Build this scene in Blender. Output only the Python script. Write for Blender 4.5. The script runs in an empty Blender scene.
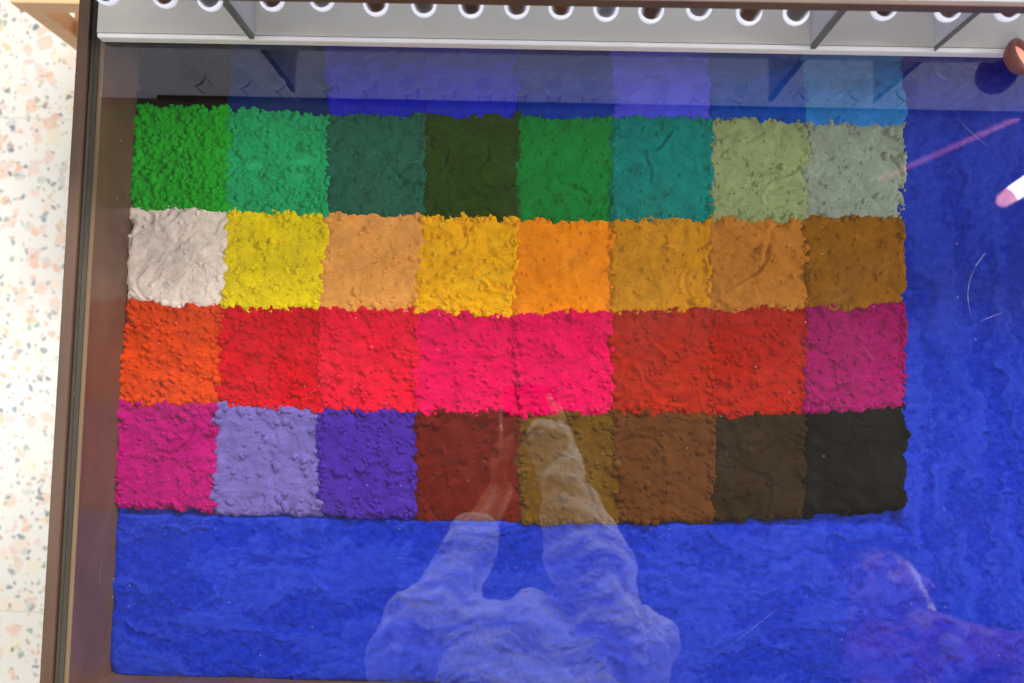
import bpy, bmesh, math, random
import numpy as np
from mathutils import Vector, Matrix, noise as mnoise
R = math.radians
S = bpy.context.scene
COL = S.collection
GZ = 0.80                                   # height of the glass above the floor

# ------------------------------------------------------------------ camera
cam_d = bpy.data.cameras.new('camera')
cam_d.sensor_width = 36.0
cam_d.lens = 800.0 * 36.0 / 1024.0
cam_d.clip_start = 0.01
cam_d.clip_end = 60.0
cam_d.dof.use_dof = True
cam_d.dof.focus_distance = 0.88
cam_d.dof.aperture_fstop = 4.0
cam = bpy.data.objects.new('camera', cam_d)
cam.location = (0.0, 0.0, GZ + 0.80)
cam.rotation_euler = (0.0668, 0.02281, 0.01282)
COL.objects.link(cam)
S.camera = cam

# ------------------------------------------------------------------ world, lamps, exposure
w = bpy.data.worlds.new('World'); S.world = w; w.use_nodes = True
bg = w.node_tree.nodes['Background']
bg.inputs['Color'].default_value = (1.0, 0.97, 0.92, 1)
bg.inputs['Strength'].default_value = 0.14
S.view_settings.view_transform = 'Standard'
S.view_settings.look = 'None'
S.view_settings.exposure = 0.0
S.view_settings.gamma = 1.0

def area(name, loc, target, sx, sy, power, col):
    l = bpy.data.lights.new(name, 'AREA')
    l.shape = 'RECTANGLE'; l.size = sx; l.size_y = sy; l.energy = power; l.color = col
    o = bpy.data.objects.new(name, l); COL.objects.link(o)
    o.location = loc
    d = Vector(target) - Vector(loc)
    o.rotation_euler = d.to_track_quat('-Z', 'Y').to_euler()
    return o
area('added_north_light', (0.5, 3.3, 3.3), (0, 0, 0.8), 2.0, 1.0, 292, (0.98, 0.99, 1.0))  # unseen area light added to the north, lighting the people's fronts
area('added_west_light', (-3.4, 0.1, 3.5), (-0.3, 0, 0.5), 2.0, 1.0, 66, (1.0, 0.97, 0.92))  # unseen area light added to the west, mainly for the floor
area('side_light', (3.5, 0.3, 3.3), (0.2, 0, 0.8), 1.4, 1.0, 178, (1.0, 0.98, 0.95))
area('added_south_light', (0.3, -3.2, 3.5), (0.2, 0, 0.8), 3.0, 1.2, 60, (1.0, 0.98, 0.95))  # unseen area light added as fill behind the photographer

# ------------------------------------------------------------------ helpers
def lin(c):
    out = []
    for v in c:
        v = v / 255.0
        out.append(v / 12.92 if v <= 0.04045 else ((v + 0.055) / 1.055) ** 2.4)
    return out

def mat(name):
    m = bpy.data.materials.new(name); m.use_nodes = True
    nt = m.node_tree
    return m, nt, nt.nodes['Principled BSDF']

def N(nt, t, **kw):
    n = nt.nodes.new(t)
    for k, v in kw.items(): setattr(n, k, v)
    return n

def noise_tex(nt, vec, scale, detail=4, rough=0.55, dist=0.0):
    n = N(nt, 'ShaderNodeTexNoise')
    n.inputs['Scale'].default_value = scale; n.inputs['Detail'].default_value = detail
    n.inputs['Roughness'].default_value = rough; n.inputs['Distortion'].default_value = dist
    if vec is not None: nt.links.new(vec, n.inputs['Vector'])
    return n

def ramp(nt, fac, stops):
    r = N(nt, 'ShaderNodeValToRGB')
    el = r.color_ramp.elements
    while len(el) < len(stops): el.new(0.5)
    for e, (p, c) in zip(el, stops):
        e.position = p; e.color = (c[0], c[1], c[2], 1) if not isinstance(c, (int, float)) else (c, c, c, 1)
    nt.links.new(fac, r.inputs[0])
    return r

def mixc(nt, fac, a, b):
    m = N(nt, 'ShaderNodeMix', data_type='RGBA')
    for s, v in ((0, fac), (6, a), (7, b)):
        if isinstance(v, bpy.types.NodeSocket): nt.links.new(v, m.inputs[s])
        elif isinstance(v, (int, float)): m.inputs[s].default_value = v
        else: m.inputs[s].default_value = (v[0], v[1], v[2], 1)
    return m.outputs[2]

def simple(name, col, rough=0.5, metal=0.0, var=0.12, scale=30, bump=0.1, bscale=200, stretch=None):
    m, nt, b = mat(name)
    tc = N(nt, 'ShaderNodeTexCoord')
    vec = tc.outputs['Object']
    if stretch:
        mp = N(nt, 'ShaderNodeMapping'); mp.inputs['Scale'].default_value = stretch
        nt.links.new(vec, mp.inputs['Vector']); vec = mp.outputs['Vector']
    n = noise_tex(nt, vec, scale, 5, 0.6)
    r = ramp(nt, n.outputs['Fac'], [(0.3, [c * (1 - var) for c in col]), (0.7, [min(1, c * (1 + var)) for c in col])])
    nt.links.new(r.outputs['Color'], b.inputs['Base Color'])
    b.inputs['Roughness'].default_value = rough; b.inputs['Metallic'].default_value = metal
    if bump:
        n2 = noise_tex(nt, vec, bscale, 3, 0.6)
        bp = N(nt, 'ShaderNodeBump'); bp.inputs['Strength'].default_value = bump; bp.inputs['Distance'].default_value = 0.001
        nt.links.new(n2.outputs['Fac'], bp.inputs['Height']); nt.links.new(bp.outputs['Normal'], b.inputs['Normal'])
    return m

def tag(o, label=None, cat=None, group=None, kind=None):
    if label: o['label'] = label
    if cat: o['category'] = cat
    if group: o['group'] = group
    if kind: o['kind'] = kind
    return o

def empty(name, loc=(0, 0, 0), rz=0.0):
    o = bpy.data.objects.new(name, None); COL.objects.link(o)
    o.location = loc; o.rotation_euler = (0, 0, rz); o.empty_display_size = 0.05
    return o

def link(name, me, m=None, parent=None, smooth=False):
    o = bpy.data.objects.new(name, me); COL.objects.link(o)
    if m is not None:
        for mm in (m if isinstance(m, (list, tuple)) else [m]): me.materials.append(mm)
    if parent is not None: o.parent = parent
    if smooth:
        me.polygons.foreach_set('use_smooth', np.ones(len(me.polygons), dtype=bool))
    me.update()
    return o

def np_mesh(name, V, F):
    me = bpy.data.meshes.new(name)
    V = np.asarray(V, dtype=np.float32); F = np.asarray(F, dtype=np.int32)
    me.vertices.add(len(V)); me.vertices.foreach_set('co', V.ravel())
    me.loops.add(F.size); me.loops.foreach_set('vertex_index', F.ravel())
    me.polygons.add(len(F))
    me.polygons.foreach_set('loop_start', np.arange(0, F.size, F.shape[1], dtype=np.int32))
    me.update(calc_edges=True)
    return me

def add_box(bm, x0, x1, y0, y1, z0, z1, bevel=0.0):
    vs = [bm.verts.new((x, y, z)) for z in (z0, z1) for y in (y0, y1) for x in (x0, x1)]
    fs = [(0, 2, 3, 1), (4, 5, 7, 6), (0, 1, 5, 4), (2, 6, 7, 3), (0, 4, 6, 2), (1, 3, 7, 5)]
    faces = [bm.faces.new([vs[i] for i in f]) for f in fs]
    if bevel:
        es = list({e for f in faces for e in f.edges})
        bmesh.ops.bevel(bm, geom=es, offset=bevel, segments=2, affect='EDGES', profile=0.5)
    return faces

def box_obj(name, dims, m, parent=None, bevel=0.0):
    bm = bmesh.new(); add_box(bm, *dims, bevel=bevel)
    me = bpy.data.meshes.new(name); bm.to_mesh(me); bm.free()
    return link(name, me, m, parent)

def lathe(name, prof, m, parent=None, seg=40, loc=(0, 0, 0), smooth=True):
    V = []; F = []
    for r, z in prof:
        for k in range(seg):
            a = 2 * math.pi * k / seg
            V.append((r * math.cos(a), r * math.sin(a), z))
    for i in range(len(prof) - 1):
        for k in range(seg):
            k2 = (k + 1) % seg
            F.append((i * seg + k, i * seg + k2, (i + 1) * seg + k2, (i + 1) * seg + k))
    o = link(name, np_mesh(name, V, F), m, parent, smooth)
    o.location = loc
    return o

def tube_mesh(name, pts, rad, seg=12):
    """tube along points, closed ends"""
    pts = [Vector(p) for p in pts]
    rads = rad if isinstance(rad, (list, tuple)) else [rad] * len(pts)
    V = []; F = []
    up = Vector((0.123, 0.31, 0.94)).normalized()
    for i, p in enumerate(pts):
        d = (pts[min(i + 1, len(pts) - 1)] - pts[max(i - 1, 0)]).normalized()
        a = d.cross(up)
        if a.length < 1e-3: a = d.cross(Vector((1, 0, 0)))
        a.normalize(); b = d.cross(a)
        for k in range(seg):
            t = 2 * math.pi * k / seg
            V.append(p + (a * math.cos(t) + b * math.sin(t)) * rads[i])
    n = len(pts)
    for i in range(n - 1):
        for k in range(seg):
            k2 = (k + 1) % seg
            F.append((i * seg + k, i * seg + k2, (i + 1) * seg + k2, (i + 1) * seg + k))
    c0 = len(V); V.append(pts[0]); V.append(pts[-1])
    for k in range(seg):
        k2 = (k + 1) % seg
        F.append((c0, k2, k, k)); F.append((c0 + 1, (n - 1) * seg + k, (n - 1) * seg + k2, (n - 1) * seg + k2))
    bm = bmesh.new(); bv = [bm.verts.new(v) for v in V]
    for f in F:
        f2 = []
        for i in f:
            if i not in f2: f2.append(i)
        bm.faces.new([bv[i] for i in f2])
    me = bpy.data.meshes.new(name); bm.to_mesh(me); bm.free()
    return me

# ---- gradient noise in numpy (for powder relief)
class Perlin:
    def __init__(s, seed):
        rs = np.random.RandomState(seed)
        s.p = np.concatenate([rs.permutation(256)] * 2)
        a = rs.rand(256) * 2 * np.pi
        s.gx = np.cos(a); s.gy = np.sin(a)
    def __call__(s, x, y):
        xi = np.floor(x).astype(int); yi = np.floor(y).astype(int)
        xf = x - xi; yf = y - yi
        u = xf * xf * xf * (xf * (xf * 6 - 15) + 10); v = yf * yf * yf * (yf * (yf * 6 - 15) + 10)
        def g(i, j, dx, dy):
            h = s.p[s.p[(xi + i) & 255] + ((yi + j) & 255)]
            return s.gx[h] * dx + s.gy[h] * dy
        a = g(0, 0, xf, yf); b = g(1, 0, xf - 1, yf); c = g(0, 1, xf, yf - 1); d = g(1, 1, xf - 1, yf - 1)
        return (a * (1 - u) + b * u) * (1 - v) + (c * (1 - u) + d * u) * v
    def fbm(s, x, y, o=4, g=0.5):
        t = 0; a = 1.0
        for i in range(o):
            t = t + a * s(x * 2 ** i + 17.3 * i, y * 2 ** i + 5.1 * i); a *= g
        return t

# ------------------------------------------------------------------ materials
def powder_mat(name, c, light=None, gloss=0.0, mottled=0.10, bump=0.5):
    """matt pigment powder: slightly mottled, paler where it has been pressed (vertex attribute 'press')"""
    m, nt, b = mat(name)
    tc = N(nt, 'ShaderNodeTexCoord')
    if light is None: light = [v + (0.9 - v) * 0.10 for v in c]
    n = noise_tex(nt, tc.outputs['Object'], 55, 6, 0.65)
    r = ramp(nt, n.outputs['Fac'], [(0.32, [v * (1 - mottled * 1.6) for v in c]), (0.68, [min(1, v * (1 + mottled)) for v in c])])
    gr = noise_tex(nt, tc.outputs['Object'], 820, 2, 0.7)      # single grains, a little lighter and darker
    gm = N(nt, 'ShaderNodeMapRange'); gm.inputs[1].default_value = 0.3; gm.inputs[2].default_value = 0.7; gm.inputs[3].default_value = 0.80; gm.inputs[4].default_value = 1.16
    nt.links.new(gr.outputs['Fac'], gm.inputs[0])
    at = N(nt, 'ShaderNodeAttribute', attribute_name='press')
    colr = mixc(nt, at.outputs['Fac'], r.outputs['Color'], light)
    gv = N(nt, 'ShaderNodeVectorMath', operation='SCALE')
    nt.links.new(colr, gv.inputs[0]); nt.links.new(gm.outputs[0], gv.inputs['Scale'])
    nt.links.new(gv.outputs[0], b.inputs['Base Color'])
    b.inputs['Roughness'].default_value = 1.0
    b.inputs['Specular IOR Level'].default_value = 0.05 + gloss
    b.inputs['Diffuse Roughness'].default_value = 0.6
    n2 = noise_tex(nt, tc.outputs['Object'], 520, 4, 0.75)
    bp = N(nt, 'ShaderNodeBump'); bp.inputs['Strength'].default_value = bump; bp.inputs['Distance'].default_value = 0.0020
    nt.links.new(n2.outputs['Fac'], bp.inputs['Height']); nt.links.new(bp.outputs['Normal'], b.inputs['Normal'])
    return m

M = {}
M['bronze'] = simple('brown_frame', lin((86, 64, 50)), 0.42, 0.0, 0.28, 26, 0.15, 300, (1, 0.15, 1))
M['bronze_lip'] = simple('brown_ledge', lin((80, 72, 62)), 0.4, 0.0, 0.25, 25, 0.15, 300, (1, 0.2, 1))
M['edge_wood'] = simple('pale_brown_edge', lin((132, 104, 78)), 0.4, 0.0, 0.35, 16, 0.1, 200, (1, 0.12, 1))  # lip in a lighter brown than the inner wall
M['inner'] = simple('brown_inner_wall', lin((108, 76, 62)), 0.24, 0.0, 0.25, 14, 0.1, 250, (1, 0.5, 1))
M['gap'] = simple('dark_groove', (0.012, 0.011, 0.012), 0.8, 0, 0.1)
M['wood'] = simple('pale_wood', lin((226, 182, 136)), 0.5, 0.0, 0.10, 12, 0.1, 120, (0.4, 4, 4))
M['board'] = simple('grey_white_board', lin((196, 194, 184)), 0.40, 0.0, 0.04, 9, 0.05, 300)
M['lipwhite'] = simple('white_edge_strip', lin((244, 244, 242)), 0.35, 0.0, 0.03, 40, 0.05, 300)
def glowing_milky():
    m, nt, b = mat('glowing_milky_foot'); out = nt.nodes['Material Output']
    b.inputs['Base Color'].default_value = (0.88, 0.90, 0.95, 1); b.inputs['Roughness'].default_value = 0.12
    b.inputs['Emission Color'].default_value = (0.86, 0.90, 1.0, 1); b.inputs['Emission Strength'].default_value = 0.75  # added glow: paints the bright glass rim and lightens its mirror image
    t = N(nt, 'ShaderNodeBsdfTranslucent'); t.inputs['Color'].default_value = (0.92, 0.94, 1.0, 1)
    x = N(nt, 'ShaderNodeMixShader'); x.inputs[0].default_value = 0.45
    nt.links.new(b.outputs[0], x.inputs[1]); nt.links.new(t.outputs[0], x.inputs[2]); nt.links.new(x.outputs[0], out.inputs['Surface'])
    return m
M['foot'] = glowing_milky()
M['railbrown'] = simple('brown_rail', lin((98, 76, 66)), 0.5, 0.0, 0.15, 60, 0.1, 300, (0.3, 1, 1))
M['darkedge'] = simple('dark_edge', lin((108, 110, 108)), 0.5, 0.0, 0.2, 60, 0.1, 300)
M['black'] = simple('black_plastic', (0.012, 0.012, 0.013), 0.45, 0, 0.2)
M['skin'] = simple('skin', lin((214, 156, 130)), 0.5, 0, 0.06, 20, 0.05, 300)
M['deepskin'] = simple('deep_skin', lin((168, 112, 96)), 0.5, 0, 0.06, 20, 0.05, 300)
M['hair'] = simple('dark_hair', (0.10, 0.06, 0.04), 0.5, 0, 0.4, 60, 0.5, 300, (1, 1, 0.2))
M['trousers'] = simple('dark_trousers', (0.03, 0.035, 0.05), 0.9, 0, 0.2, 40, 0.3, 400)
M['copper'] = simple('glowing_copper_shell', lin((92, 60, 48)), 0.45, 0.2, 0.2, 60)
M['copper'].node_tree.nodes['Principled BSDF'].inputs['Emission Color'].default_value = (1.0, 0.30, 0.26, 1)
M['copper'].node_tree.nodes['Principled BSDF'].inputs['Emission Strength'].default_value = 0.06  # faint glow painted into the shell to lift its dark mirror image

def fabric(name, col):
    m, nt, b = mat(name)
    tc = N(nt, 'ShaderNodeTexCoord')
    b.inputs['Base Color'].default_value = (*col, 1); b.inputs['Roughness'].default_value = 0.9
    n = noise_tex(nt, tc.outputs['Object'], 9, 3, 0.5, 1.4)
    n2 = noise_tex(nt, tc.outputs['Object'], 700, 2, 0.5)
    ad = N(nt, 'ShaderNodeMath', operation='MULTIPLY_ADD'); ad.inputs[1].default_value = 0.02
    nt.links.new(n2.outputs['Fac'], ad.inputs[0]); nt.links.new(n.outputs['Fac'], ad.inputs[2])
    bp = N(nt, 'ShaderNodeBump'); bp.inputs['Strength'].default_value = 0.7; bp.inputs['Distance'].default_value = 0.05
    nt.links.new(ad.outputs[0], bp.inputs['Height']); nt.links.new(bp.outputs['Normal'], b.inputs['Normal'])
    return m
M['shirt'] = fabric('pale_shirt', lin((238, 238, 240)))
M['pinktop'] = fabric('pink_top', lin((150, 78, 104)))

def emit(name, col, s):
    m, nt, b = mat(name)
    b.inputs['Base Color'].default_value = (*col, 1)
    b.inputs['Emission Color'].default_value = (*col, 1); b.inputs['Emission Strength'].default_value = s
    return m

def terrazzo():
    m, nt, b = mat('terrazzo')
    tc = N(nt, 'ShaderNodeTexCoord'); vec = tc.outputs['Object']
    wn = noise_tex(nt, vec, 60, 2, 0.5)
    sc = N(nt, 'ShaderNodeVectorMath', operation='MULTIPLY_ADD')
    sc.inputs[1].default_value = (0.022, 0.022, 0.022)
    nt.links.new(wn.outputs['Color'], sc.inputs[0]); nt.links.new(vec, sc.inputs[2])
    wv = sc.outputs[0]
    big = noise_tex(nt, vec, 3, 3, 0.5)
    cur = ramp(nt, big.outputs['Fac'], [(0.3, lin((232, 228, 220))), (0.7, lin((240, 238, 232)))]).outputs['Color']
    layers = [  # scale, radius range, share of cells, colours, off
        (30, 0.50, 0.50, [lin((246, 226, 208)), lin((240, 214, 202)), lin((244, 234, 208)), lin((242, 206, 184))], 3.7),
        (44, 0.42, 0.30, [lin((240, 186, 158)), lin((226, 206, 160)), lin((240, 204, 196)), lin((208, 212, 208))], 11.1),
        (62, 0.40, 0.22, [lin((118, 138, 152)), lin((146, 160, 160)), lin((94, 114, 128)), lin((150, 176, 160))], 23.9),
        (90, 0.36, 0.22, [lin((228, 180, 156)), lin((150, 162, 172)), lin((216, 200, 156)), lin((196, 160, 146))], 41.3),
    ]
    for s, rad, share, cols, off in layers:
        mp = N(nt, 'ShaderNodeMapping'); mp.inputs['Location'].default_value = (off, off * 0.7, 0)
        nt.links.new(wv, mp.inputs['Vector'])
        fl = N(nt, 'ShaderNodeVectorMath', operation='MULTIPLY'); fl.inputs[1].default_value = (1, 1, 0)
        nt.links.new(mp.outputs[0], fl.inputs[0])
        vo = N(nt, 'ShaderNodeTexVoronoi', voronoi_dimensions='2D'); vo.inputs['Scale'].default_value = s
        nt.links.new(fl.outputs[0], vo.inputs['Vector'])
        sep = N(nt, 'ShaderNodeSeparateColor'); nt.links.new(vo.outputs['Color'], sep.inputs[0])
        # radius varies with the cell's random value; only a share of the cells holds a chip
        lt = N(nt, 'ShaderNodeMath', operation='LESS_THAN'); lt.inputs[1].default_value = share
        nt.links.new(sep.outputs[0], lt.inputs[0])
        rr = N(nt, 'ShaderNodeMath', operation='MULTIPLY_ADD'); rr.inputs[1].default_value = rad * 0.7; rr.inputs[2].default_value = rad * 0.35
        nt.links.new(sep.outputs[1], rr.inputs[0])
        dd = N(nt, 'ShaderNodeMath', operation='LESS_THAN')
        nt.links.new(vo.outputs['Distance'], dd.inputs[0]); nt.links.new(rr.outputs[0], dd.inputs[1])
        mk = N(nt, 'ShaderNodeMath', operation='MULTIPLY'); nt.links.new(lt.outputs[0], mk.inputs[0]); nt.links.new(dd.outputs[0], mk.inputs[1])
        cr = N(nt, 'ShaderNodeValToRGB'); cr.color_ramp.interpolation = 'CONSTANT'
        el = cr.color_ramp.elements
        while len(el) < len(cols): el.new(0.5)
        for i, c in enumerate(cols): el[i].position = i / len(cols); el[i].color = (*[0.86 * v + 0.09 for v in c], 1)
        nt.links.new(sep.outputs[2], cr.inputs[0])
        cur = mixc(nt, mk.outputs[0], cur, cr.outputs['Color'])
    # joints between the tiles
    sx = N(nt, 'ShaderNodeSeparateXYZ'); nt.links.new(vec, sx.inputs[0])
    joints = None
    for ax in (0, 1):
        a = N(nt, 'ShaderNodeMath', operation='PINGPONG'); a.inputs[1].default_value = 0.25
        nt.links.new(sx.outputs[ax], a.inputs[0])
        l = N(nt, 'ShaderNodeMath', operation='LESS_THAN'); l.inputs[1].default_value = 0.0011
        nt.links.new(a.outputs[0], l.inputs[0])
        if joints is None: joints = l.outputs[0]
        else:
            mx = N(nt, 'ShaderNodeMath', operation='MAXIMUM'); nt.links.new(joints, mx.inputs[0]); nt.links.new(l.outputs[0], mx.inputs[1]); joints = mx.outputs[0]
    cur = mixc(nt, joints, cur, lin((205, 200, 190)))
    cur = mixc(nt, 0.21, cur, (0.30, 0.26, 0.19))
    nt.links.new(cur, b.inputs['Base Color'])
    b.inputs['Roughness'].default_value = 0.3
    return m

F0 = 0.105
def glass_mat():
    m, nt, b = mat('glass')
    nt.nodes.remove(b); out = nt.nodes['Material Output']
    tr = N(nt, 'ShaderNodeBsdfTransparent'); tr.inputs['Color'].default_value = (0.97, 0.985, 0.98, 1)
    gl = N(nt, 'ShaderNodeBsdfGlossy'); gl.inputs['Roughness'].default_value = 0.0
    # reflectance by Schlick's formula, the same from either side of the pane
    ge = N(nt, 'ShaderNodeNewGeometry')
    dt = N(nt, 'ShaderNodeVectorMath', operation='DOT_PRODUCT'); nt.links.new(ge.outputs['Normal'], dt.inputs[0]); nt.links.new(ge.outputs['Incoming'], dt.inputs[1])
    ab = N(nt, 'ShaderNodeMath', operation='ABSOLUTE'); nt.links.new(dt.outputs['Value'], ab.inputs[0])
    om = N(nt, 'ShaderNodeMath', operation='SUBTRACT'); om.inputs[0].default_value = 1.0; nt.links.new(ab.outputs[0], om.inputs[1])
    p5 = N(nt, 'ShaderNodeMath', operation='POWER'); p5.inputs[1].default_value = 5.0; nt.links.new(om.outputs[0], p5.inputs[0])
    fr = N(nt, 'ShaderNodeMath', operation='MULTIPLY_ADD'); fr.inputs[1].default_value = 1 - F0; fr.inputs[2].default_value = F0; nt.links.new(p5.outputs[0], fr.inputs[0])
    mx = N(nt, 'ShaderNodeMixShader')
    nt.links.new(fr.outputs[0], mx.inputs[0]); nt.links.new(tr.outputs[0], mx.inputs[1]); nt.links.new(gl.outputs[0], mx.inputs[2])
    # dust specks and faint dust film lying on the pane
    tc = N(nt, 'ShaderNodeTexCoord')
    vo = N(nt, 'ShaderNodeTexVoronoi', voronoi_dimensions='2D'); vo.inputs['Scale'].default_value = 60
    nt.links.new(tc.outputs['Object'], vo.inputs['Vector'])
    sp = N(nt, 'ShaderNodeSeparateColor'); nt.links.new(vo.outputs['Color'], sp.inputs[0])
    a = N(nt, 'ShaderNodeMath', operation='LESS_THAN'); a.inputs[1].default_value = 0.035; nt.links.new(vo.outputs['Distance'], a.inputs[0])
    c = N(nt, 'ShaderNodeMath', operation='LESS_THAN'); c.inputs[1].default_value = 0.05; nt.links.new(sp.outputs[0], c.inputs[0])
    d = N(nt, 'ShaderNodeMath', operation='MULTIPLY'); nt.links.new(a.outputs[0], d.inputs[0]); nt.links.new(c.outputs[0], d.inputs[1])
    n = noise_tex(nt, tc.outputs['Object'], 7, 5, 0.65)
    fl = N(nt, 'ShaderNodeMapRange'); fl.inputs[1].default_value = 0.42; fl.inputs[2].default_value = 0.8; fl.inputs[3].default_value = 0.0; fl.inputs[4].default_value = 0.010
    nt.links.new(n.outputs['Fac'], fl.inputs[0])
    e = N(nt, 'ShaderNodeMath', operation='MULTIPLY_ADD'); e.inputs[1].default_value = 0.22; nt.links.new(d.outputs[0], e.inputs[0]); nt.links.new(fl.outputs[0], e.inputs[2])
    df = N(nt, 'ShaderNodeBsdfDiffuse'); df.inputs['Color'].default_value = (0.8, 0.8, 0.8, 1)
    m2 = N(nt, 'ShaderNodeMixShader'); nt.links.new(e.outputs[0], m2.inputs[0]); nt.links.new(mx.outputs[0], m2.inputs[1]); nt.links.new(df.outputs[0], m2.inputs[2])
    nt.links.new(m2.outputs[0], out.inputs['Surface'])
    return m

def clear_mat():
    m, nt, b = mat('clear_underside')
    nt.nodes.remove(b); out = nt.nodes['Material Output']
    tr = N(nt, 'ShaderNodeBsdfTransparent'); tr.inputs['Color'].default_value = (0.985, 0.995, 0.99, 1)
    nt.links.new(tr.outputs[0], out.inputs['Surface'])
    return m

def frosted():
    m, nt, b = mat('frosted_acrylic')
    out = nt.nodes['Material Output']
    b.inputs['Base Color'].default_value = (0.72, 0.71, 0.70, 1); b.inputs['Roughness'].default_value = 0.5
    tl_ = N(nt, 'ShaderNodeBsdfTranslucent'); tl_.inputs['Color'].default_value = (0.84, 0.85, 0.93, 1)
    mx = N(nt, 'ShaderNodeMixShader'); mx.inputs[0].default_value = 0.62
    nt.links.new(b.outputs[0], mx.inputs[1]); nt.links.new(tl_.outputs[0], mx.inputs[2]); nt.links.new(mx.outputs[0], out.inputs['Surface'])
    return m

def vial_mat():
    m, nt, b = mat('vial_glass')
    nt.nodes.remove(b); out = nt.nodes['Material Output']
    tr = N(nt, 'ShaderNodeBsdfTransparent'); tr.inputs['Color'].default_value = (0.96, 0.97, 0.98, 1)
    gl = N(nt, 'ShaderNodeBsdfPrincipled'); gl.inputs['Base Color'].default_value = (0.92, 0.94, 1.0, 1); gl.inputs['Roughness'].default_value = 0.12
    lw = N(nt, 'ShaderNodeLayerWeight'); lw.inputs['Blend'].default_value = 0.5
    r = N(nt, 'ShaderNodeMapRange'); r.inputs[1].default_value = 0.60; r.inputs[2].default_value = 1.0; r.inputs[3].default_value = 0.02
    nt.links.new(lw.outputs['Facing'], r.inputs[0])
    mx = N(nt, 'ShaderNodeMixShader')
    nt.links.new(r.outputs[0], mx.inputs[0]); nt.links.new(tr.outputs[0], mx.inputs[1]); nt.links.new(gl.outputs[0], mx.inputs[2])
    nt.links.new(mx.outputs[0], out.inputs['Surface'])
    return m

# ------------------------------------------------------------------ setting: terrazzo floor
bm = bmesh.new()
add_box(bm, -8, 8, -8, 8, -0.05, 0.0)
me = bpy.data.meshes.new('floor'); bm.to_mesh(me); bm.free()
fl = link('floor', me, terrazzo())
fl.location = (0.063, 0.035, 0); fl.rotation_euler = (0, 0, R(-1.2))
tag(fl, 'pale terrazzo floor with peach and grey blue stone chips', kind='structure')

# ------------------------------------------------------------------ the display table
TR = -0.008
table = empty('display_table', (-0.477, 0.06, 0), TR)
tag(table, 'glass topped display table with brown frame holding the pigment tray', 'table')
# local frame: x to the right from the outer left edge, y north
W_, Y0, Y1 = 1.27, -0.392, 0.60
G = GZ
box_obj('frame_rail', (0.0, 0.0118, Y0, Y1, G - 0.105, G + 0.003), M['bronze'], table, 0.0008)
box_obj('frame_rail', (W_ - 0.0118, W_, Y0, Y1, G - 0.105, G + 0.003), M['bronze'], table, 0.0008)
box_obj('frame_rail', (0.012, W_ - 0.012, Y0, Y0 + 0.0085, G - 0.105, G + 0.003), M['bronze'], table, 0.0008)
box_obj('frame_rail', (0.012, W_ - 0.012, Y1 - 0.0085, Y1, G - 0.105, G + 0.003), M['bronze'], table, 0.0008)
def ledge(x0, x1, y0, y1, m):
    return box_obj('inner_wall', (x0, x1, y0, y1, G - 0.104, G - 0.0075), m, table, 0.0)
def wall(x0, x1, y0, y1, lipdims):
    o = ledge(x0, x1, y0, y1, M['inner'])
    box_obj('wall_lip', (*lipdims, G - 0.0073, G - 0.0062), M['edge_wood'], o)
ledge(0.0120, 0.0136, Y0 + 0.009, Y1 - 0.009, M['gap'])
o = ledge(0.0137, 0.0210, Y0 + 0.021, Y1 - 0.021, M['inner'])
lw = box_obj('wall_lip', (0.0140, 0.0186, Y0 + 0.010, Y1 - 0.010, G - 0.0074, G - 0.0062), M['bronze_lip'], o)
lw2 = box_obj('wall_lip', (0.0188, 0.0232, Y0 + 0.015, Y1 - 0.015, G - 0.0094, G - 0.0064), M['edge_wood'], o, 0.001)
o = ledge(W_ - 0.021, W_ - 0.0137, Y0 + 0.021, Y1 - 0.021, M['inner'])
o = ledge(0.0137, W_ - 0.0137, Y0 + 0.009, Y0 + 0.0208, M['inner'])
o = ledge(0.0137, W_ - 0.0137, Y1 - 0.0208, Y1 - 0.009, M['inner'])
box_obj('tray_bottom', (0.021, W_ - 0.021, Y0 + 0.021, Y1 - 0.021, G - 0.104, G - 0.099), M['inner'], table)
for lx in (0.02, W_ - 0.07):
    for ly in (Y0 + 0.02, Y1 - 0.07):
        box_obj('leg', (lx, lx + 0.05, ly, ly + 0.05, 0.0, G - 0.1045), M['bronze'], table, 0.002)
# the glass
bm = bmesh.new()
fs = add_box(bm, 0.0137, W_ - 0.0137, Y0 + 0.0105, Y1 - 0.0105, G - 0.006, G)
me = bpy.data.meshes.new('glass_top'); 
bm.faces.ensure_lookup_table()
for f in bm.faces:
    f.material_index = 0 if f.normal.z > 0.5 else (1 if f.normal.z < -0.5 else 2)
bm.normal_update()
for f in bm.faces:
    c = f.calc_center_median()
    f.material_index = 0 if c.z > G - 0.0005 else (1 if c.z < G - 0.0055 else 2)
bmesh.ops.recalc_face_normals(bm, faces=bm.faces)
bm.to_mesh(me); bm.free()
M['glassedge'] = simple('glass_edge', lin((88, 80, 70)), 0.3)
glass = link('glass_top', me, [glass_mat(), clear_mat(), M['glassedge']], table)

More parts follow.
